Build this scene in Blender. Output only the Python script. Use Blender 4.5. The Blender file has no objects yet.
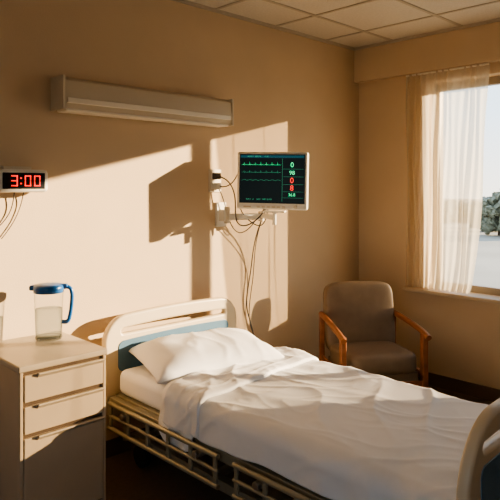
import bpy, bmesh, math, random
from mathutils import Vector, Matrix, noise
random.seed(4)
D=bpy.data; C=bpy.context
col=C.scene.collection

# ---------------------------------------------------------------- materials
def mat(name, rgb, rough=0.6, metal=0.0, var=0.0, vscale=8, bump=0.0, bscale=200, spec=0.5, emit=None, estr=0, sheen=0):
    m=D.materials.new(name); m.use_nodes=True
    nt=m.node_tree; b=nt.nodes['Principled BSDF']
    b.inputs['Base Color'].default_value=(*rgb,1)
    b.inputs['Roughness'].default_value=rough
    b.inputs['Metallic'].default_value=metal
    b.inputs['Specular IOR Level'].default_value=spec
    if sheen: b.inputs['Sheen Weight'].default_value=sheen
    if emit:
        b.inputs['Emission Color'].default_value=(*emit,1); b.inputs['Emission Strength'].default_value=estr
    tc=nt.nodes.new('ShaderNodeTexCoord')
    if var>0:
        n=nt.nodes.new('ShaderNodeTexNoise'); n.inputs['Scale'].default_value=vscale; n.inputs['Detail'].default_value=5
        r=nt.nodes.new('ShaderNodeValToRGB')
        r.color_ramp.elements[0].position=0.3; r.color_ramp.elements[1].position=0.7
        r.color_ramp.elements[0].color=(*[max(0,c*(1-var)) for c in rgb],1)
        r.color_ramp.elements[1].color=(*[min(1,c*(1+var)) for c in rgb],1)
        nt.links.new(tc.outputs['Object'],n.inputs['Vector'])
        nt.links.new(n.outputs['Fac'],r.inputs['Fac']); nt.links.new(r.outputs['Color'],b.inputs['Base Color'])
    if bump>0:
        n2=nt.nodes.new('ShaderNodeTexNoise'); n2.inputs['Scale'].default_value=bscale; n2.inputs['Detail'].default_value=3
        bp=nt.nodes.new('ShaderNodeBump'); bp.inputs['Strength'].default_value=bump; bp.inputs['Distance'].default_value=0.01
        nt.links.new(tc.outputs['Object'],n2.inputs['Vector'])
        nt.links.new(n2.outputs['Fac'],bp.inputs['Height']); nt.links.new(bp.outputs['Normal'],b.inputs['Normal'])
    return m

M={}
M['wall']=mat('wall_paint',(0.62,0.475,0.32),0.75,var=0.03,vscale=3,bump=0.10,bscale=120,spec=0.3)
M['ceil']=mat('ceiling_tile',(0.70,0.64,0.55),0.9,var=0.05,vscale=60,bump=0.4,bscale=90,spec=0.1)
M['grid']=mat('ceiling_grid',(0.50,0.43,0.34),0.5)
M['floor']=mat('vinyl_floor',(0.13,0.095,0.065),0.35,var=0.15,vscale=40)
M['trim']=mat('trim_paint',(0.56,0.44,0.31),0.5,var=0.02)
M['frame']=mat('window_frame',(0.30,0.25,0.19),0.4,var=0.02)
M['base']=mat('rubber_base',(0.12,0.08,0.055),0.5,var=0.05)
M['cab']=mat('cabinet_laminate',(0.62,0.49,0.34),0.42,var=0.05,vscale=5,bump=0.04)
M['cabtop']=mat('cabinet_top',(0.60,0.50,0.37),0.3,var=0.04,vscale=9)
M['gap']=mat('cabinet_gap',(0.12,0.08,0.05),0.8)
M['bedp']=mat('bed_plastic',(0.66,0.55,0.39),0.38,var=0.02)
M['blue']=mat('blue_panel',(0.09,0.18,0.27),0.4,var=0.06)
M['metal']=mat('painted_metal',(0.37,0.34,0.25),0.35,metal=0.35,var=0.04)
M['steel']=mat('steel',(0.45,0.42,0.38),0.3,metal=0.9)
M['rubber']=mat('rubber',(0.03,0.03,0.03),0.7)
M['sheet']=mat('white_cotton',(0.88,0.87,0.87),0.9,var=0.012,vscale=6,bump=0.08,bscale=300,spec=0.15,sheen=0.1)
M['pillow']=mat('pillow_cotton',(0.88,0.87,0.87),0.9,var=0.012,bump=0.08,bscale=250,spec=0.15)
M['fabric']=mat('taupe_vinyl',(0.185,0.132,0.088),0.5,var=0.07,vscale=14,bump=0.12,bscale=180,spec=0.3)
M['wood']=mat('cherry_wood',(0.26,0.095,0.038),0.4,var=0.25,vscale=16)
M['white']=mat('white_plastic',(0.76,0.72,0.64),0.35,var=0.01)
M['cream']=mat('cream_plastic',(0.64,0.56,0.44),0.4,var=0.02)
M['diff']=mat('lamp_diffuser',(0.78,0.72,0.62),0.3,var=0.01)
M['lampb']=mat('lamp_housing',(0.52,0.44,0.33),0.45,var=0.02)
M['black']=mat('black_plastic',(0.012,0.012,0.014),0.35,spec=0.3)
M['screen']=mat('lcd_screen',(0.006,0.010,0.012),0.3,spec=0.15,emit=(0.01,0.03,0.035),estr=0.2)
M['hdr']=mat('lcd_header',(0.01,0.04,0.06),0.3,spec=0.15,emit=(0.02,0.12,0.16),estr=0.5)
M['green']=mat('lcd_green',(0.02,0.3,0.1),0.3,emit=(0.05,0.75,0.28),estr=1.6)
M['dgreen']=mat('lcd_dim_green',(0.02,0.2,0.1),0.3,emit=(0.05,0.45,0.25),estr=0.8)
M['red']=mat('lcd_red',(0.4,0.02,0.02),0.3,emit=(1,0.05,0.03),estr=1.6)
M['led']=mat('led_red',(0.5,0.02,0.01),0.3,emit=(1,0.03,0.015),estr=2.0)
M['cable']=mat('cable_grey',(0.07,0.06,0.055),0.5)
M['lid']=mat('blue_lid',(0.02,0.13,0.38),0.3,var=0.03)
M['leaf']=mat('foliage',(0.24,0.24,0.17),0.9,var=0.3,vscale=1.5)  # leaf colour greyed and lightened, outdoor haze put into it
M['far']=mat('far_foliage',(0.32,0.32,0.27),0.9,var=0.2,vscale=0.5)  # distant haze put into the pale grey leaf colour
M['trunk']=mat('bark',(0.12,0.08,0.05),0.9,var=0.3)
M['ground']=mat('dry_grass',(0.40,0.36,0.29),0.9,var=0.15,vscale=0.1)

def clear(name, tint, base=0.03, edge=0.5, power=3.0, etint=None):
    """thin clear sheet: see-through, tinted darker and glossier toward grazing edges"""
    m=D.materials.new(name); m.use_nodes=True; nt=m.node_tree; nt.nodes.clear()
    o=nt.nodes.new('ShaderNodeOutputMaterial'); t=nt.nodes.new('ShaderNodeBsdfTransparent'); g=nt.nodes.new('ShaderNodeBsdfGlossy')
    g.inputs['Roughness'].default_value=0.03
    f=nt.nodes.new('ShaderNodeLayerWeight'); f.inputs['Blend'].default_value=0.5
    pw=nt.nodes.new('ShaderNodeMath'); pw.operation='POWER'; pw.inputs[1].default_value=power
    ml=nt.nodes.new('ShaderNodeMath'); ml.operation='MULTIPLY_ADD'; ml.inputs[1].default_value=edge; ml.inputs[2].default_value=base
    mc=nt.nodes.new('ShaderNodeMixRGB'); mc.inputs[1].default_value=(*tint,1); mc.inputs[2].default_value=(*(etint or tint),1)
    mx=nt.nodes.new('ShaderNodeMixShader')
    nt.links.new(f.outputs['Facing'],pw.inputs[0]); nt.links.new(pw.outputs[0],ml.inputs[0]); nt.links.new(pw.outputs[0],mc.inputs[0])
    nt.links.new(mc.outputs[0],t.inputs['Color']); nt.links.new(ml.outputs[0],mx.inputs[0])
    nt.links.new(t.outputs[0],mx.inputs[1]); nt.links.new(g.outputs[0],mx.inputs[2]); nt.links.new(mx.outputs[0],o.inputs[0]); return m
M['pane']=clear('window_glass',(0.98,0.99,0.98),0.0,0.4,4)
M['plast']=clear('clear_plastic',(0.95,0.965,0.975),0.015,0.30,4,(0.45,0.50,0.54))
M['water']=clear('water',(0.80,0.84,0.86),0.02,0.25,3,(0.35,0.42,0.46))
# sheer curtain
m=D.materials.new('sheer_fabric'); m.use_nodes=True; nt=m.node_tree; nt.nodes.clear()
o=nt.nodes.new('ShaderNodeOutputMaterial'); t=nt.nodes.new('ShaderNodeBsdfTransparent'); df=nt.nodes.new('ShaderNodeBsdfDiffuse'); tr=nt.nodes.new('ShaderNodeBsdfTranslucent')
df.inputs['Color'].default_value=(0.80,0.72,0.58,1); tr.inputs['Color'].default_value=(0.9,0.81,0.64,1); t.inputs['Color'].default_value=(1,0.95,0.87,1)
a1=nt.nodes.new('ShaderNodeMixShader'); a1.inputs[0].default_value=0.5
a2=nt.nodes.new('ShaderNodeMixShader')
wv=nt.nodes.new('ShaderNodeTexNoise'); wv.inputs['Scale'].default_value=300
tc=nt.nodes.new('ShaderNodeTexCoord'); nt.links.new(tc.outputs['Object'],wv.inputs['Vector'])
mr=nt.nodes.new('ShaderNodeMapRange'); mr.inputs[3].default_value=0.45; mr.inputs[4].default_value=0.70
nt.links.new(wv.outputs['Fac'],mr.inputs[0]); nt.links.new(mr.outputs[0],a2.inputs[0])
nt.links.new(df.outputs[0],a1.inputs[1]); nt.links.new(tr.outputs[0],a1.inputs[2])
nt.links.new(t.outputs[0],a2.inputs[1]); nt.links.new(a1.outputs[0],a2.inputs[2]); nt.links.new(a2.outputs[0],o.inputs[0])
M['sheer']=m

# ---------------------------------------------------------------- helpers
def empty(name, loc=(0,0,0), rz=0, rx=0, ry=0):
    e=D.objects.new(name,None); e.location=loc; e.rotation_euler=(rx,ry,rz); e.empty_display_size=0.1; col.objects.link(e); return e
def link(name, me, m, parent=None, smooth=False):
    o=D.objects.new(name,me); col.objects.link(o)
    if m is not None: me.materials.append(M[m])
    if parent is not None: o.parent=parent
    if smooth:
        for p in me.polygons: p.use_smooth=True
    return o
def bevel_mod(o,w,seg=3):
    b=o.modifiers.new('bevel','BEVEL'); b.width=w; b.segments=seg; b.limit_method='ANGLE'; b.angle_limit=math.radians(40)
    for p in o.data.polygons: p.use_smooth=True
    n=o.modifiers.new('wn','WEIGHTED_NORMAL'); n.keep_sharp=True
    return o
def box(name, lo, hi, m, parent=None, bev=0.0, seg=3, rot=None):
    c=[(a+b)/2 for a,b in zip(lo,hi)]; s=[abs(b-a) for a,b in zip(lo,hi)]
    bm=bmesh.new(); bmesh.ops.create_cube(bm,size=1)
    for v in bm.verts: v.co=Vector((v.co.x*s[0],v.co.y*s[1],v.co.z*s[2]))
    me=D.meshes.new(name); bm.to_mesh(me); bm.free()
    o=link(name,me,m,parent); o.location=c
    if rot: o.rotation_euler=rot
    if bev: bevel_mod(o,bev,seg)
    return o
def cyl(name,p0,p1,r,m,parent=None,r2=None,n=24,bev=0):
    p0=Vector(p0);p1=Vector(p1); d=p1-p0
    bm=bmesh.new(); bmesh.ops.create_cone(bm,cap_ends=True,segments=n,radius1=r,radius2=(r if r2 is None else r2),depth=d.length)
    me=D.meshes.new(name); bm.to_mesh(me); bm.free()
    o=link(name,me,m,parent); o.location=(p0+p1)/2; o.rotation_euler=d.to_track_quat('Z','Y').to_euler()
    bevel_mod(o,bev or min(r*0.15,0.004),2); return o
def tube(name,pts,r,m,parent=None,cyclic=False,smooth=True):
    cu=D.curves.new(name,'CURVE'); cu.dimensions='3D'; cu.bevel_depth=r; cu.bevel_resolution=4; cu.use_fill_caps=True
    if smooth:
        s=cu.splines.new('NURBS'); s.points.add(len(pts)-1); s.order_u=4; s.use_endpoint_u=True; s.resolution_u=8
    else:
        s=cu.splines.new('POLY'); s.points.add(len(pts)-1)
    for i,p in enumerate(pts): s.points[i].co=(*p,1)
    s.use_cyclic_u=cyclic
    tmp=D.objects.new('tmp',cu); col.objects.link(tmp)
    dg=C.evaluated_depsgraph_get(); me=D.meshes.new_from_object(tmp.evaluated_get(dg)); D.objects.remove(tmp)
    me.name=name; me.materials.clear()
    return link(name,me,m,parent,smooth=True)
def lathe(name,prof,m,parent=None,n=48,loc=(0,0,0)):
    bm=bmesh.new(); rings=[]
    for r,z in prof:
        rings.append([bm.verts.new((r*math.cos(2*math.pi*i/n),r*math.sin(2*math.pi*i/n),z)) for i in range(n)])
    for a,b in zip(rings,rings[1:]):
        for i in range(n): bm.faces.new((a[i],a[(i+1)%n],b[(i+1)%n],b[i]))
    bmesh.ops.remove_doubles(bm,verts=bm.verts,dist=1e-5); bmesh.ops.recalc_face_normals(bm,faces=bm.faces)
    me=D.meshes.new(name); bm.to_mesh(me); bm.free(); o=link(name,me,m,parent,smooth=True); o.location=loc; return o
def shape2d(name,loops,thick,m,parent=None,bev=0.006):
    cu=D.curves.new(name,'CURVE'); cu.dimensions='2D'; cu.fill_mode='BOTH'; cu.extrude=thick/2-bev; cu.bevel_depth=bev; cu.bevel_resolution=3
    for lp in loops:
        s=cu.splines.new('POLY'); s.points.add(len(lp)-1); s.use_cyclic_u=True
        for i,p in enumerate(lp): s.points[i].co=(p[0],p[1],0,1)
    tmp=D.objects.new('tmp',cu); col.objects.link(tmp)
    dg=C.evaluated_depsgraph_get(); me=D.meshes.new_from_object(tmp.evaluated_get(dg)); D.objects.remove(tmp)
    me.transform(Matrix.Rotation(math.radians(90),4,'X')); me.materials.clear()
    return link(name,me,m,parent,smooth=False)
def rrect(x0,z0,x1,z1,r,n=10,arch=0.0,rb=None):
    rb=r if rb is None else rb
    pts=[]
    for cx,cz,a0,rr in ((x1-r,z1-r,0,r),(x0+r,z1-r,90,r),(x0+rb,z0+rb,180,rb),(x1-rb,z0+rb,270,rb)):
        for i in range(n+1):
            a=math.radians(a0+90*i/n); pts.append([cx+rr*math.cos(a),cz+rr*math.sin(a)])
        if a0==0:
            for k in range(1,10):
                t=k/10; pts.append([(x1-r)*(1-t)+(x0+r)*t, z1])
    xm=(x0+x1)/2; hw=(x1-x0)/2
    for p in pts:
        if p[1]>(z0+z1)/2: p[1]+=arch*(1-((p[0]-xm)/hw)**2)
    return pts
def grid(name,nx,ny,f,m,parent=None,thick=0,smooth=True):
    bm=bmesh.new(); V=[[bm.verts.new(f(i/nx,j/ny)) for j in range(ny+1)] for i in range(nx+1)]
    for i in range(nx):
        for j in range(ny): bm.faces.new((V[i][j],V[i+1][j],V[i+1][j+1],V[i][j+1]))
    bmesh.ops.recalc_face_normals(bm,faces=bm.faces)
    me=D.meshes.new(name); bm.to_mesh(me); bm.free(); o=link(name,me,m,parent,smooth=smooth)
    if thick:
        s=o.modifiers.new('s','SOLIDIFY'); s.thickness=thick; s.offset=0
    return o
def text(name,s,size,loc,m,parent,align='CENTER'):
    cu=D.curves.new(name,'FONT'); cu.body=s; cu.size=size; cu.align_x=align; cu.align_y='CENTER'; cu.extrude=0.0004
    tmp=D.objects.new('tmp',cu); col.objects.link(tmp)
    dg=C.evaluated_depsgraph_get(); me=D.meshes.new_from_object(tmp.evaluated_get(dg)); D.objects.remove(tmp)
    me.transform(Matrix.Rotation(math.radians(90),4,'X')); me.materials.clear()
    o=link(name,me,m,parent); o.location=loc; return o

# ---------------------------------------------------------------- room
XW=4.4; YW=3.1; XL=-1.6; YB=-2.2; H=2.84
WT=2.46; WS=0.75; WY0=-0.05; WY1=2.42; TH=0.2
box('wall_back',(XL-0.2,YW,0),(XW+TH,YW+0.2,H),'wall')
wl=empty('wall_left')  # split around the opening of the added fill window
box('below_window',(XL-0.2,YB,0),(XL,YW,0.9),'wall',wl)
box('above_window',(XL-0.2,YB,2.3),(XL,YW,H),'wall',wl)
box('pier_a',(XL-0.2,YB,0.9),(XL,-1.3,2.3),'wall',wl)
box('pier_b',(XL-0.2,1.3,0.9),(XL,YW,2.3),'wall',wl)
box('wall_front',(XL-0.2,YB-0.2,0),(XW+TH,YB,H),'wall')
wr=empty('wall_right')
box('below_window',(XW,YB,0),(XW+TH,YW,WS),'wall',wr)
box('above_window',(XW,YB,WT),(XW+TH,YW,H),'wall',wr)
box('pier_back',(XW,WY1,WS),(XW+TH,YW,WT),'wall',wr)
box('pier_front',(XW,YB,WS),(XW+TH,WY0,WT),'wall',wr)
box('bulkhead',(XW-0.07,YB,2.54),(XW,YW,H),'wall',wr)
box('floor',(XL-0.2,YB-0.2,-0.1),(XW+TH,YW+0.2,0),'floor')
box('ceiling',(XL-0.2,YB-0.2,H),(XW+TH,YW+0.2,H+0.1),'ceil')
g=empty('trim_1')
x=XW-0.07-0.42
i=0
while x>XL:
    box('grid_bar_%d'%i,(x-0.012,YB,H-0.006),(x+0.012,YW,H),'grid',g); x-=0.61; i+=1
y=YW-0.40
while y>YB:
    box('grid_bar_%d'%i,(XL,y-0.012,H-0.0065),(XW-0.07,y+0.012,H),'grid',g); y-=0.61; i+=1
box('edge_back',(XL,YW-0.022,H-0.02),(XW-0.07,YW,H),'grid',g)
box('edge_right',(XW-0.092,YB,H-0.02),(XW-0.07,YW,H),'grid',g)
box('baseboard_back',(XL,YW-0.012,0),(XW,YW,0.10),'base')
box('baseboard_right',(XW-0.012,YB,0),(XW,YW-0.012,0.10),'base')
box('trim_2',(XW-0.06,WY0-0.05,WS-0.005),(XW+0.14,WY1+0.20,WS+0.025),'trim',bev=0.006)

# windows
wn=empty('window_1')
fx0,fx1=XW+0.12,XW+0.18
b0=WS+0.02
box('frame_bottom',(fx0,WY0,b0),(fx1,WY1,b0+0.06),'frame',wn)
box('frame_top',(fx0,WY0,WT-0.06),(fx1,WY1,WT),'frame',wn)
box('frame_jamb_a',(fx0,WY1-0.04,b0),(fx1,WY1,WT),'frame',wn)
box('frame_jamb_b',(fx0,WY0,b0),(fx1,WY0+0.05,WT),'frame',wn)
box('mullion_a',(fx0,1.64,b0),(fx1,1.73,WT),'frame',wn)
box('mullion_b',(fx0,0.50,b0),(fx1,0.56,WT),'frame',wn)
grid('glass',1,1,lambda u,v:(XW+0.15,WY0+u*(WY1-WY0),b0+v*(WT-b0)),'pane',wn,smooth=False)
w2=empty('added_fill_window')  # unseen window, added so sky light fills the shaded side
box('frame_bottom',(XL-0.18,-1.3,0.9),(XL-0.12,1.3,0.95),'frame',w2)
box('frame_top',(XL-0.18,-1.3,2.25),(XL-0.12,1.3,2.30),'frame',w2)
for k,yy in enumerate((-1.275,0,1.275)): box('upright_%d'%k,(XL-0.18,yy-0.025,0.9),(XL-0.12,yy+0.025,2.3),'frame',w2)
grid('glass',1,1,lambda u,v:(XL-0.15,-1.3+u*2.6,0.9+v*1.4),'pane',w2,smooth=False)

def curtain(name,ya,yb,yab,ybb,n,ph,amp=0.022):
    e=empty(name)
    def f(u,v):
        z=0.785+v*(2.535-0.785)
        y0=yab+(ya-yab)*v**0.6; y1=ybb+(yb-ybb)*v**0.6
        y=y0+(y1-y0)*u+0.008*math.sin(9*v+ph+u*20)
        a=amp*(0.6+0.4*math.sin(u*17+ph))
        x=XW-0.012-0.022+ a*math.sin(u*n*2*math.pi+ph+0.4*math.sin(3*v))*(1-0.15*v)+0.006*noise.noise(Vector((u*9,v*4,ph)))
        return (x,y,z)
    grid('sheer',n*16,40,f,'sheer',e)
    cyl('hem_track',(XW-0.035,ya,2.53),(XW-0.035,yb,2.53),0.008,'white',e,n=10)
    return e
curtain('sheer_curtain',2.60,1.90,2.60,2.05,12,0.3)
curtain('sheer_curtain',0.66,-0.05,0.60,-0.02,10,1.7)

# ---------------------------------------------------------------- over-bed light
lf=empty('wall_light_fixture',(1.50,YW,2.0))
L=1.23
prof=[(0,0.03),(0,0.205),(-0.10,0.205),(-0.135,0.185),(-0.145,0.075),(-0.12,0.03)]
bm=bmesh.new()
va=[bm.verts.new((0,p[0],p[1])) for p in prof]; vb=[bm.verts.new((L,p[0],p[1])) for p in prof]
bm.faces.new(va); bm.faces.new(vb[::-1])
for i in range(len(prof)):
    j=(i+1)%len(prof); bm.faces.new((va[i],va[j],vb[j],vb[i]))
bmesh.ops.recalc_face_normals(bm,faces=bm.faces)
me=D.meshes.new('housing'); bm.to_mesh(me); bm.free(); o=link('housing',me,'lampb',lf); bevel_mod(o,0.006,3)
box('diffuser',(0.02,-0.125,0.018),(L-0.02,-0.02,0.034),'diff',lf,0.006)
box('front_lens',(0.02,-0.150,0.060),(L-0.02,-0.138,0.090),'diff',lf,0.004)
box('end_cap_a',(-0.008,-0.148,0.024),(0.006,0,0.208),'cream',lf,0.004)
box('end_cap_b',(L-0.006,-0.148,0.024),(L+0.008,0,0.208),'cream',lf,0.004)

# ---------------------------------------------------------------- bedside cabinet
cb=empty('bedside_cabinet',(1.08,2.54,0))
W,Dp,Hc=0.43,0.51,0.82
box('carcass',(0.005,0.02,0.08),(W-0.005,Dp,Hc-0.03),'cab',cb,0.004)
box('top',(-0.006,-0.006,Hc-0.03),(W+0.006,Dp,Hc),'cabtop',cb,0.008)
box('front_gap',(0.012,0.012,0.09),(W-0.012,0.022,Hc-0.032),'gap',cb)
box('side_stile_a',(0.003,0.0,0.08),(0.018,0.03,Hc-0.03),'cab',cb,0.003)
box('side_stile_b',(W-0.018,0.0,0.08),(W-0.003,0.03,Hc-0.03),'cab',cb,0.003)
def front(nm,z0,z1):
    box(nm,(0.021,-0.004,z0),(W-0.021,0.015,z1-0.012),'cab',cb,0.005)
    bm=bmesh.new(); pr=[(-0.004,z1-0.03),(-0.024,z1-0.012),(-0.020,z1-0.006),(0.006,z1-0.014),(0.006,z1-0.03)]
    a=[bm.verts.new((0.08,p[0],p[1])) for p in pr]; b=[bm.verts.new((W-0.021,p[0],p[1])) for p in pr]
    bm.faces.new(a); bm.faces.new(b[::-1])
    for i in range(5): bm.faces.new((a[i],a[(i+1)%5],b[(i+1)%5],b[i]))
    bmesh.ops.recalc_face_normals(bm,faces=bm.faces)
    me=D.meshes.new(nm+'_pull'); bm.to_mesh(me); bm.free(); o=link(nm+'_pull',me,'cabtop',cb); bevel_mod(o,0.0015,2)
front('drawer_1',0.655,0.786)
front('drawer_2',0.515,0.648)
front('door',0.10,0.508)
for k,(cx,cy) in enumerate(((0.05,0.06),(W-0.05,0.06),(0.05,Dp-0.06),(W-0.05,Dp-0.06))):
    cyl('caster_%d'%k,(cx-0.012,cy,0.03),(cx+0.012,cy,0.03),0.03,'rubber',cb)
    cyl('caster_stem_%d'%k,(cx,cy,0.03),(cx,cy,0.085),0.008,'steel',cb)

# ---------------------------------------------------------------- pitcher
pt=empty('water_pitcher',(1.390,2.905,Hc),rz=math.radians(-38)); pt.scale=(1.04,1.04,1.14)
lathe('body',[(0.0,0.003),(0.058,0.003),(0.063,0.009),(0.064,0.06),(0.067,0.14),(0.070,0.225)],'plast',pt)
lathe('base_ring',[(0.050,0.001),(0.060,0.001),(0.0645,0.008),(0.0640,0.013),(0.060,0.008),(0.050,0.001)],'plast',pt)
lathe('water',[(0.0,0.010),(0.059,0.011),(0.0625,0.06),(0.0650,0.138),(0.0,0.138)],'water',pt)
lathe('rim_band',[(0.0695,0.212),(0.0725,0.213),(0.0735,0.228),(0.070,0.230),(0.0695,0.212)],'lid',pt)
lathe('lid',[(0.0735,0.222),(0.075,0.226),(0.075,0.240),(0.068,0.247),(0.03,0.251),(0.0,0.252)],'lid',pt)
box('spout',(-0.092,-0.022,0.222),(-0.045,0.022,0.246),'lid',pt,0.009)
box('lid_tab',(0.05,-0.014,0.232),(0.092,0.014,0.250),'lid',pt,0.006)
tube('handle',[(0.060,0,0.232),(0.085,0,0.238),(0.108,0,0.234),(0.114,0,0.20),(0.110,0,0.15),(0.102,0,0.095),(0.09,0,0.070),(0.064,0,0.078)],0.0095,'lid',pt)

# ---------------------------------------------------------------- digital clock
ck=empty('digital_wall_clock',(1.300,YW,1.635))
box('case',(-0.135,-0.105,-0.058),(0.135,-0.03,0.062),'white',ck,0.022,5)
box('face',(-0.112,-0.108,-0.040),(0.112,-0.100,0.044),'black',ck,0.006)
box('mount',(-0.07,-0.035,-0.035),(0.07,0,0.04),'white',ck,0.006)
box('top_bracket',(-0.09,-0.06,0.058),(0.06,0,0.078),'cream',ck,0.005)
def seg7(nm,ch,cx,cz,w,h,y):
    segs={'0':'abcdef','3':'abgcd','2':'abged','5':'afgcd'}[ch]
    t=0.006
    R={'a':(-w/2,h/2-t,w/2,h/2),'d':(-w/2,-h/2,w/2,-h/2+t),'g':(-w/2,-t/2,w/2,t/2),
       'b':(w/2-t,0.002,w/2,h/2-0.001),'c':(w/2-t,-h/2+0.001,w/2,-0.002),'f':(-w/2,0.002,-w/2+t,h/2-0.001),'e':(-w/2,-h/2+0.001,-w/2+t,-0.002)}
    for s in segs:
        r=R[s]; box('%s_%s'%(nm,s),(cx+r[0],y-0.002,cz+r[1]),(cx+r[2],y,cz+r[3]),'led',ck)
seg7('digit_1','3',-0.052,0.002,0.034,0.056,-0.1075)
seg7('digit_2','0',0.018,0.002,0.034,0.056,-0.1075)
seg7('digit_3','0',0.068,0.002,0.034,0.056,-0.1075)
for k,z in enumerate((-0.012,0.016)): box('colon_%d'%k,(-0.022,-0.1095,z-0.004),(-0.014,-0.1075,z+0.004),'led',ck)
tube('cord',[(-0.02,-0.03,-0.05),(-0.02,-0.02,-0.10),(-0.03,-0.012,-0.16),(-0.075,-0.010,-0.22),(-0.12,-0.010,-0.26),(-0.16,-0.010,-0.24),(-0.17,-0.010,-0.16)],0.0028,'cable',ck)
tube('cord_b',[(0.03,-0.03,-0.05),(0.03,-0.012,-0.10),(0.01,-0.010,-0.17),(-0.03,-0.010,-0.24),(-0.08,-0.010,-0.30)],0.0025,'cable',ck)

# ---------------------------------------------------------------- hospital bed
bx0,bx1=1.78,2.75; bc=(bx0+bx1)/2
bed=empty('hospital_bed',(bc,0,0))
def board(nm,y,zt,r):
    hw=0.50
    outer=rrect(-hw,0.30,hw,zt,r,arch=0.02,rb=0.04)
    holes=[rrect(-hw+0.085,zt-0.100,hw-0.085,zt-0.045,0.026,arch=0.012)[::-1]]
    o=shape2d(nm,[outer]+holes,0.045,'bedp',bed,bev=0.014); o.location=(0,y,0)
    pan=rrect(-hw+0.075,zt-0.30,hw-0.075,zt-0.130,0.035,arch=0.010)
    for sgn in (-1,1):
        p=shape2d(nm+'_blue_panel_%d'%(sgn+1),[pan],0.010,'blue',bed,bev=0.003); p.location=(0,y+sgn*0.021,0)
    for sx in (-1,1):
        cyl(nm+'_post_%d'%(sx+1),(sx*0.36,y,0.12),(sx*0.36,y,0.32),0.02,'metal',bed)
board('headboard',2.985,0.840,0.13)
board('footboard',0.850,0.835,0.22)
for s in (-1,1):
    box('deck_rail_%d'%(s+1),(s*0.47-0.02,0.88,0.36),(s*0.47+0.02,2.96,0.41),'metal',bed,0.004)
    box('base_rail_%d'%(s+1),(s*0.34-0.025,0.90,0.13),(s*0.34+0.025,2.93,0.18),'metal',bed,0.004)
box('deck',(-0.45,0.89,0.385),(0.45,2.95,0.42),'metal',bed,0.004)
for k,yy in enumerate((0.95,1.6,2.25,2.88)):
    box('cross_%d'%k,(-0.36,yy-0.02,0.14),(0.36,yy+0.02,0.17),'metal',bed,0.003)
for k,(sx,yy) in enumerate(((-1,1.25),(1,1.25),(-1,2.6),(1,2.6))):
    cyl('lift_arm_%d'%k,(sx*0.3,yy,0.16),(sx*0.3,yy-0.2,0.38),0.02,'steel',bed)
for k,(sx,yy) in enumerate(((-1,0.98),(1,0.98),(-1,2.85),(1,2.85))):
    cyl('wheel_%d'%k,(sx*0.34-0.018,yy,0.065),(sx*0.34+0.018,yy,0.065),0.065,'rubber',bed)
    cyl('wheel_fork_%d'%k,(sx*0.34,yy,0.065),(sx*0.34,yy,0.15),0.015,'steel',bed)
for s in (-1,1):
    for q,(ya,yb) in enumerate(((1.98,2.90),(0.98,1.88))):
        xx=s*0.525
        for k,zz in enumerate((0.40,0.335,0.265)):
            cyl('side_rail_%d_%d_%d'%(s+1,q,k),(xx,ya,zz),(xx,yb,zz),0.0125 if k!=1 else 0.009,'metal',bed,n=16)
        nb=6
        for k in range(nb):
            yy=ya+0.02+(yb-ya-0.04)*k/(nb-1)
            box('rail_link_%d_%d_%d'%(s+1,q,k),(xx-0.006,yy-0.012,0.258),(xx+0.006,yy+0.012,0.408),'metal',bed,0.003)
        for k,yy in enumerate((ya+0.15,yb-0.15)):
            box('rail_bracket_%d_%d_%d'%(s+1,q,k),(min(xx,s*0.46),yy-0.02,0.355),(max(xx,s*0.46),yy+0.02,0.375),'steel',bed,0.003)
            cyl('rail_pivot_%d_%d_%d'%(s+1,q,k),(xx-s*0.0,yy,0.365),(xx+s*0.018,yy,0.365),0.018,'steel',bed)
mt=box('mattress',(-0.45,0.90,0.42),(0.45,2.94,0.565),'sheet',bed,0.045,6)

def ridge(x,y,sx,sy,seed,p=3):
    n=noise.noise(Vector((x*sx,y*sy,seed)))
    return (1-min(1,abs(n)*2.2))**p
def wr_h(x,y):
    wx=x+0.10*noise.noise(Vector((x*3,y*2.2,9.1))); wy=y+0.10*noise.noise(Vector((x*2.3,y*2.6,4.4)))
    a=math.radians(28); u=wx*math.cos(a)+wy*math.sin(a); v=-wx*math.sin(a)+wy*math.cos(a)
    k=0.35+0.65*max(0,min(1,0.5+1.2*noise.noise(Vector((x*1.5,y*1.3,21)))))
    h=0.011*ridge(u,v,1.2,3.6,2.3,3)+0.0065*k*ridge(u,v,5.0,1.8,7.7,3)+0.0028*k*ridge(wx,wy,8,7,1.2,2)+0.006*ridge(v,u,1.1,6.5,13.2,4)
    h+=0.009*(noise.noise(Vector((wx*1.8,wy*1.5,3.3)))+0.4)
    return max(0,h)
A=0.43; R=0.05
def wrap(s,top,r=R,a=A):
    sg=-1 if s<0 else 1; t=abs(s)
    if t<=a: return Vector((s,0,top)),Vector((0,0,1))
    q=(t-a)/r
    if q<math.pi/2: return Vector((sg*(a+r*math.sin(q)),0,top-r+r*math.cos(q))),Vector((sg*math.sin(q),0,math.cos(q)))
    d=t-a-r*math.pi/2
    return Vector((sg*(a+r),0,top-r-d)),Vector((sg,0,0))
def topsheet(u,v):
    y=0.895+v*(2.46-0.895)
    hl=A+R*math.pi/2+0.10+0.02*noise.noise(Vector((y*2.1,0,5)))+0.012*noise.noise(Vector((y*6,2,5)))
    s=-hl+2*hl*u
    p,n=wrap(s,0.577)
    h=wr_h(s,y)
    t=max(0,(abs(s)-A)/(hl-A))
    h=h*(1-0.5*t)+0.010*t*(1+math.sin(y*17+3*math.sin(y*5)))*0.8
    p=p+n*(h+0.003); p.y=y-0.008*math.sin(s*9)*v+0.05*v*math.sin(s*3+0.5)
    return p
grid('top_sheet',150,190,topsheet,'sheet',bed,thick=0.004)
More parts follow.
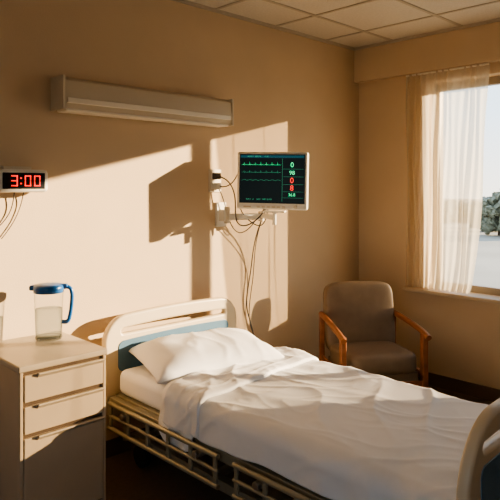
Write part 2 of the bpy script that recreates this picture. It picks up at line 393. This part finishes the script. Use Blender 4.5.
def foldband(u,v):
    y=2.18+v*0.30
    hl=A+R*math.pi/2+0.12+0.02*noise.noise(Vector((y*3,1,8)))
    s=-hl+2*hl*u
    p,n=wrap(s,0.592,r=0.055)
    e=min(v,1-v)*2
    h=0.8*wr_h(s,y)+0.010*(min(1,e*5)**0.5)+0.005*ridge(s,y,2.5,12,6.1,2)
    t=max(0,(abs(s)-A)/(hl-A)); h+=0.006*t*(1+math.sin(y*30))
    p=p+n*h; p.y=y+0.045*math.sin(s*3+0.5)+0.015*noise.noise(Vector((s*4,v,2)))
    if v in (0,1): p=p-n*0.012
    return p
grid('sheet_turnback',140,46,foldband,'sheet',bed,thick=0.004)
def flap(u,v):
    y=2.17+u*0.28
    x=-0.494-0.009*math.sin(u*11)-0.010*v-0.006*noise.noise(Vector((u*5,v*5,3)))
    z=0.555-v*(0.19+0.04*math.sin(u*3.0+0.4))
    return (x,y+0.03*v,z)
grid('sheet_flap',40,24,flap,'sheet',bed,thick=0.004)
# pillow
pe=empty('pillow',(2.245,2.645,0.636),rz=math.radians(-14),rx=math.radians(7))
bm=bmesh.new(); N=64; Mn=46; lx,ly=0.41,0.245
def pil(u,v,sg):
    a=2*u-1; b=2*v-1
    px=lx*a*(1-0.055*(1-b*b)); py=ly*b*(1-0.075*(1-a*a))
    e=(max(0,1-a**4)*max(0,1-b**4))**0.55
    z=sg*0.080*e
    if sg<0: z*=0.7
    k=1-e
    z+=sg*e*0.010*noise.noise(Vector((px*7,py*7,sg)))+ e*0.011*(ridge(px,py,7,4,3.1,3))*(0.4+k)*sg
    z-=0.018*(abs(a)**3)
    return Vector((px,py,z))
for sg in (1,-1):
    V=[[bm.verts.new(pil(i/N,j/Mn,sg)) for j in range(Mn+1)] for i in range(N+1)]
    for i in range(N):
        for j in range(Mn): bm.faces.new((V[i][j],V[i+1][j],V[i+1][j+1],V[i][j+1]))
bmesh.ops.remove_doubles(bm,verts=bm.verts,dist=1e-4); bmesh.ops.recalc_face_normals(bm,faces=bm.faces)
me=D.meshes.new('pillow_body'); bm.to_mesh(me); bm.free(); link('pillow_body',me,'pillow',pe,smooth=True)

# ---------------------------------------------------------------- patient monitor
mo=empty('patient_monitor',(2.872,2.715,1.648),rz=math.radians(-56),ry=math.radians(1.0)); mw,mh=0.238,0.192
box('housing',(-mw,-0.035,-mh),(mw,0.03,mh),'white',mo,0.014,4)
box('rear_shell',(-mw+0.03,0.015,-mh+0.03),(mw-0.03,0.105,mh-0.025),'cream',mo,0.02,4)
sx0,sx1,sz0,sz1=-mw+0.022,mw-0.022,-mh+0.046,mh-0.020
box('bezel',(sx0-0.004,-0.0370,sz0-0.004),(sx1+0.004,-0.033,sz1+0.004),'black',mo,0.001)
box('screen',(sx0,-0.0385,sz0),(sx1,-0.036,sz1),'screen',mo)
box('screen_header',(sx0+0.003,-0.0392,sz1-0.02),(sx1-0.003,-0.0384,sz1-0.003),'hdr',mo)
text('header_text','ADULT   BED 04      12:45',0.013,(sx0+0.12,-0.0396,sz1-0.0115),'dgreen',mo)
def trace(nm,z,fn,m):
    pts=[]; n=220; xa=sx0+0.012; xb=sx0+0.275
    for i in range(n+1):
        t=i/n; pts.append((xa+(xb-xa)*t,-0.0390,z+fn(t)))
    tube(nm,pts,0.0007,m,mo,smooth=False)
def ecg(t):
    q=(t*7)%1
    return (0.020*math.exp(-((q-0.4)/0.025)**2)-0.006*math.exp(-((q-0.46)/0.02)**2)+0.004*math.exp(-((q-0.65)/0.06)**2)+0.002*math.exp(-((q-0.25)/0.04)**2))
trace('ecg_trace_1',0.105,ecg,'green'); trace('ecg_trace_2',0.055,lambda t:ecg(t)*0.7,'dgreen')
trace('pleth_trace',0.0,lambda t:0.006*abs(math.sin(t*22)),'dgreen')
box('divider',(sx0+0.285,-0.0392,sz0+0.01),(sx0+0.2862,-0.0384,sz1-0.024),'dgreen',mo)
for k,z in enumerate((0.078,0.027,-0.024,-0.072,-0.112)): 
    box('row_line_%d'%k,(sx0+0.29,-0.0392,z),(sx1-0.005,-0.0384,z+0.001),'dgreen',mo)
text('value_hr','0',0.046,(sx0+0.35,-0.0395,0.105),'green',mo)
text('value_spo2','98',0.038,(sx0+0.35,-0.0395,0.053),'green',mo)
text('value_bp','0',0.050,(sx0+0.35,-0.0395,0.002),'red',mo)
text('value_resp','8',0.050,(sx0+0.35,-0.0395,-0.048),'red',mo)
text('value_temp','36.8',0.028,(sx0+0.35,-0.0395,-0.092),'green',mo)
text('status_text','ECG II   x1     SpO2   NIBP  AUTO',0.012,(sx0+0.13,-0.0395,sz0+0.022),'dgreen',mo)
for k in range(6): box('button_%d'%k,(-0.10+k*0.034,-0.0385,-mh+0.012),(-0.078+k*0.034,-0.034,-mh+0.024),'cream',mo,0.002)
cyl('knob',(0.16,-0.034,-mh+0.020),(0.16,-0.046,-mh+0.020),0.012,'cream',mo)
box('name_strip',(-0.19,-0.0362,-mh+0.014),(-0.14,-0.0345,-mh+0.022),'trim',mo)
ar=empty('monitor_mount_arm',(0,0,0))
Xp=2.74
box('mount_plate',(Xp-0.045,YW-0.02,1.33),(Xp+0.045,YW,1.50),'white',ar,0.004)
box('pivot_block',(Xp-0.03,YW-0.08,1.37),(Xp+0.03,YW-0.015,1.45),'white',ar,0.006)
cyl('pivot_a',(Xp,YW-0.075,1.355),(Xp,YW-0.075,1.47),0.02,'cream',ar)
e1=Vector((2.98,2.93,1.40))
def bar(nm,p,q,w,h):
    p=Vector(p);q=Vector(q); d=q-p; o=box(nm,(-d.length/2,-w/2,-h/2),(d.length/2,w/2,h/2),'white',ar,0.006)
    o.location=(p+q)/2; o.rotation_euler=(0,-math.asin(d.z/d.length),math.atan2(d.y,d.x)); return o
bar('arm_lower',(Xp,YW-0.075,1.40),e1,0.035,0.045)
cyl('elbow',e1-Vector((0,0,0.035)),e1+Vector((0,0,0.035)),0.022,'cream',ar)
e2=Vector((2.93,2.755,1.40))
bar('arm_upper',e1+Vector((0,0,0.005)),e2,0.03,0.035)
cyl('riser',e2+Vector((0,0,-0.05)),e2+Vector((0,0,0.03)),0.014,'white',ar)
o=box('tray',(-0.075,-0.04,-0.006),(0.075,0.055,0.006),'white',ar,0.004); o.location=(2.92,2.745,1.440); o.rotation_euler=(0,0,math.radians(-56))
ou=empty('power_outlet',(2.69,YW,1.655))
box('plate',(-0.055,-0.010,-0.085),(0.055,0,0.075),'cream',ou,0.004)
box('plug_a',(-0.03,-0.05,0.005),(0.02,-0.008,0.05),'cable',ou,0.006)
box('plug_b',(-0.02,-0.045,-0.065),(0.03,-0.008,-0.02),'white',ou,0.006)
for k,z in enumerate((0.028,-0.042)): box('socket_%d'%k,(-0.04,-0.013,z-0.02),(0.04,-0.009,z+0.02),'white',ou,0.003)
cb2=empty('cable_bundle',(0,0,0)); cb2.parent=ar
tube('cable_a',[(2.69,3.05,1.68),(2.72,2.98,1.66),(2.76,2.95,1.55),(2.76,2.97,1.42),(2.80,2.98,1.33),(2.88,2.92,1.34),(2.94,2.86,1.43),(2.955,2.82,1.52)],0.0045,'cable',cb2)
tube('cable_b',[(2.70,3.05,1.61),(2.74,3.0,1.60),(2.80,2.98,1.69),(2.82,2.96,1.76),(2.80,2.95,1.60),(2.79,2.96,1.47),(2.86,2.98,1.40),(2.95,2.90,1.30),(2.99,2.88,1.38),(2.965,2.83,1.55)],0.004,'cable',cb2)
tube('cable_c',[(2.70,3.07,1.60),(2.73,3.05,1.54),(2.77,3.06,1.40),(2.86,3.06,1.26),(2.96,3.02,1.30),(2.98,2.96,1.40),(2.96,2.83,1.50)],0.0035,'cable',cb2)
tube('cable_d',[(2.96,2.83,1.50),(3.0,2.95,1.38),(3.02,3.05,1.20),(3.03,3.08,1.0),(2.99,3.085,0.85),(2.98,3.085,0.70),(3.04,3.085,0.60),(3.06,3.085,0.50)],0.004,'cable',cb2)
tube('cable_e',[(2.955,2.84,1.50),(2.98,2.97,1.30),(3.04,3.06,1.10),(3.05,3.08,0.93),(3.02,3.085,0.80),(3.00,3.085,0.62),(3.06,3.085,0.52)],0.003,'cable',cb2)

# ---------------------------------------------------------------- armchair
ch=empty('armchair',(3.60,2.43,0),rz=math.radians(-35.6))
def cushion(nm,lo,hi,m,rot=None,puff=0.012):
    c=[(a+b)/2 for a,b in zip(lo,hi)]; s=[(b-a)/2 for a,b in zip(lo,hi)]
    bm=bmesh.new(); bmesh.ops.create_cube(bm,size=2); bmesh.ops.subdivide_edges(bm,edges=bm.edges,cuts=14,use_grid_fill=True)
    p=7
    for v in bm.verts:
        q=v.co; l=(abs(q.x)**p+abs(q.y)**p+abs(q.z)**p)**(1/p)
        f=Vector((q.x/l,q.y/l,q.z/l))
        n=Vector((f.x*s[0],f.y*s[1],f.z*s[2]))
        n+=Vector((0,f.y*puff*(1-f.x**2)*(1-f.z**2),f.z*puff*(1-f.x**2)*(1-f.y**2)))
        v.co=n
    me=D.meshes.new(nm); bm.to_mesh(me); bm.free(); o=link(nm,me,m,ch,smooth=True); o.location=c
    if rot: o.rotation_euler=rot
    return o
cushion('seat',(-0.255,-0.27,0.31),(0.255,0.24,0.455),'fabric',rot=(math.radians(-3),0,0))
cushion('backrest',(-0.27,0.20,0.36),(0.27,0.315,0.875),'fabric',rot=(math.radians(-9),0,0))
box('seat_base',(-0.25,-0.25,0.25),(0.25,0.24,0.335),'fabric',ch,0.01)
for s in (-1,1):
    tube('arm_rest_%d'%(s+1),[(s*0.285,0.30,0.64),(s*0.29,0.15,0.635),(s*0.295,0,0.625),(s*0.30,-0.15,0.61),(s*0.30,-0.26,0.595),(s*0.30,-0.30,0.58)],0.021,'wood',ch)
    box('front_leg_%d'%(s+1),(s*0.29-0.02,-0.275,0),(s*0.29+0.02,-0.225,0.60),'wood',ch,0.007)
    box('back_leg_%d'%(s+1),(s*0.285-0.018,0.26,0),(s*0.285+0.018,0.305,0.65),'wood',ch,0.007)
    box('side_rail_%d'%(s+1),(s*0.285-0.012,-0.24,0.285),(s*0.285+0.012,0.28,0.335),'wood',ch,0.004)
box('front_rail',(-0.28,-0.262,0.23),(0.28,-0.238,0.28),'wood',ch,0.004)

# ---------------------------------------------------------------- outside
box('ground',(-160,-160,-3.5),(260,260,-3.4),'ground')
def tree(x,y,h,r,m='leaf',nb=60,name='tree'):
    e=empty(name,(x,y,-3.4))
    cyl('trunk',(0,0,0),(0,0,h*0.6),h*0.03,'trunk',e,r2=h*0.015,n=10)
    bm=bmesh.new()
    for k in range(nb):
        t=random.random(); ang=random.uniform(0,6.28); rr=r*math.sin(math.pi*(0.15+0.8*t))*random.uniform(0.2,0.9)
        mtx=Matrix.Translation((rr*math.cos(ang),rr*math.sin(ang),h*(0.14+0.78*t)))
        bmesh.ops.create_icosphere(bm,subdivisions=2,radius=r*random.uniform(0.10,0.24),matrix=mtx)
    for v in bm.verts: v.co+=Vector([noise.noise(v.co*3.5+Vector((x+q*7,y,0))) for q in range(3)])*r*0.2
    me=D.meshes.new('crown'); bm.to_mesh(me); bm.free(); link('crown',me,m,e)
def at(px,d):
    k=(px-250)/590; return ((0.6997+k*0.7145)*d,(0.7145-k*0.6997)*d)
for px,d,h,r in ((499,62,4.6,2.4),(512,60,5.6,2.6),(490,68,3.6,2.4),(479,74,3.0,2.2),(527,60,6.0,2.8),(545,60,5.2,2.8),(575,62,5.4,2.6),(600,60,5.8,2.7)):
    x,y=at(px,d); tree(x,y,h,r)
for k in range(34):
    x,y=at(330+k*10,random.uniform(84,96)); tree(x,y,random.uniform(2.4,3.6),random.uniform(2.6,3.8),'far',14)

# ---------------------------------------------------------------- light
sd=Vector((-0.49,0.35,-0.120))
sl=D.lights.new('sun','SUN'); sl.energy=17.5; sl.angle=math.radians(0.6); sl.color=(1.0,0.77,0.50)
so=D.objects.new('sun',sl); so.rotation_euler=sd.to_track_quat('-Z','Y').to_euler(); so.location=(8,-4,4); col.objects.link(so)
wd=D.worlds.new('sky'); C.scene.world=wd; wd.use_nodes=True; nt=wd.node_tree
bg=nt.nodes['Background']; tc=nt.nodes.new('ShaderNodeTexCoord'); sp=nt.nodes.new('ShaderNodeSeparateXYZ'); cr=nt.nodes.new('ShaderNodeValToRGB')
nt.links.new(tc.outputs['Generated'],sp.inputs[0]); nt.links.new(sp.outputs['Z'],cr.inputs['Fac']); nt.links.new(cr.outputs['Color'],bg.inputs['Color'])
e=cr.color_ramp.elements; e[0].position=0.0; e[0].color=(0.98,0.92,0.82,1); e[1].position=0.5; e[1].color=(0.50,0.66,0.88,1)
k=cr.color_ramp.elements.new(0.12); k.color=(0.74,0.86,0.97,1)
bg.inputs['Strength'].default_value=2.3

# ---------------------------------------------------------------- camera
cd=D.cameras.new('camera'); cam=D.objects.new('camera',cd); col.objects.link(cam)
cd.sensor_width=36; cd.lens=590/500*36; cd.shift_y=-62/500; cd.clip_start=0.02; cd.clip_end=500
cam.location=(0,0,1.6); cam.rotation_euler=(math.radians(90),0,math.radians(-44.4))
C.scene.camera=cam
C.scene.view_settings.view_transform='AgX'
C.scene.view_settings.look='AgX - Medium High Contrast'
C.scene.view_settings.exposure=0.15
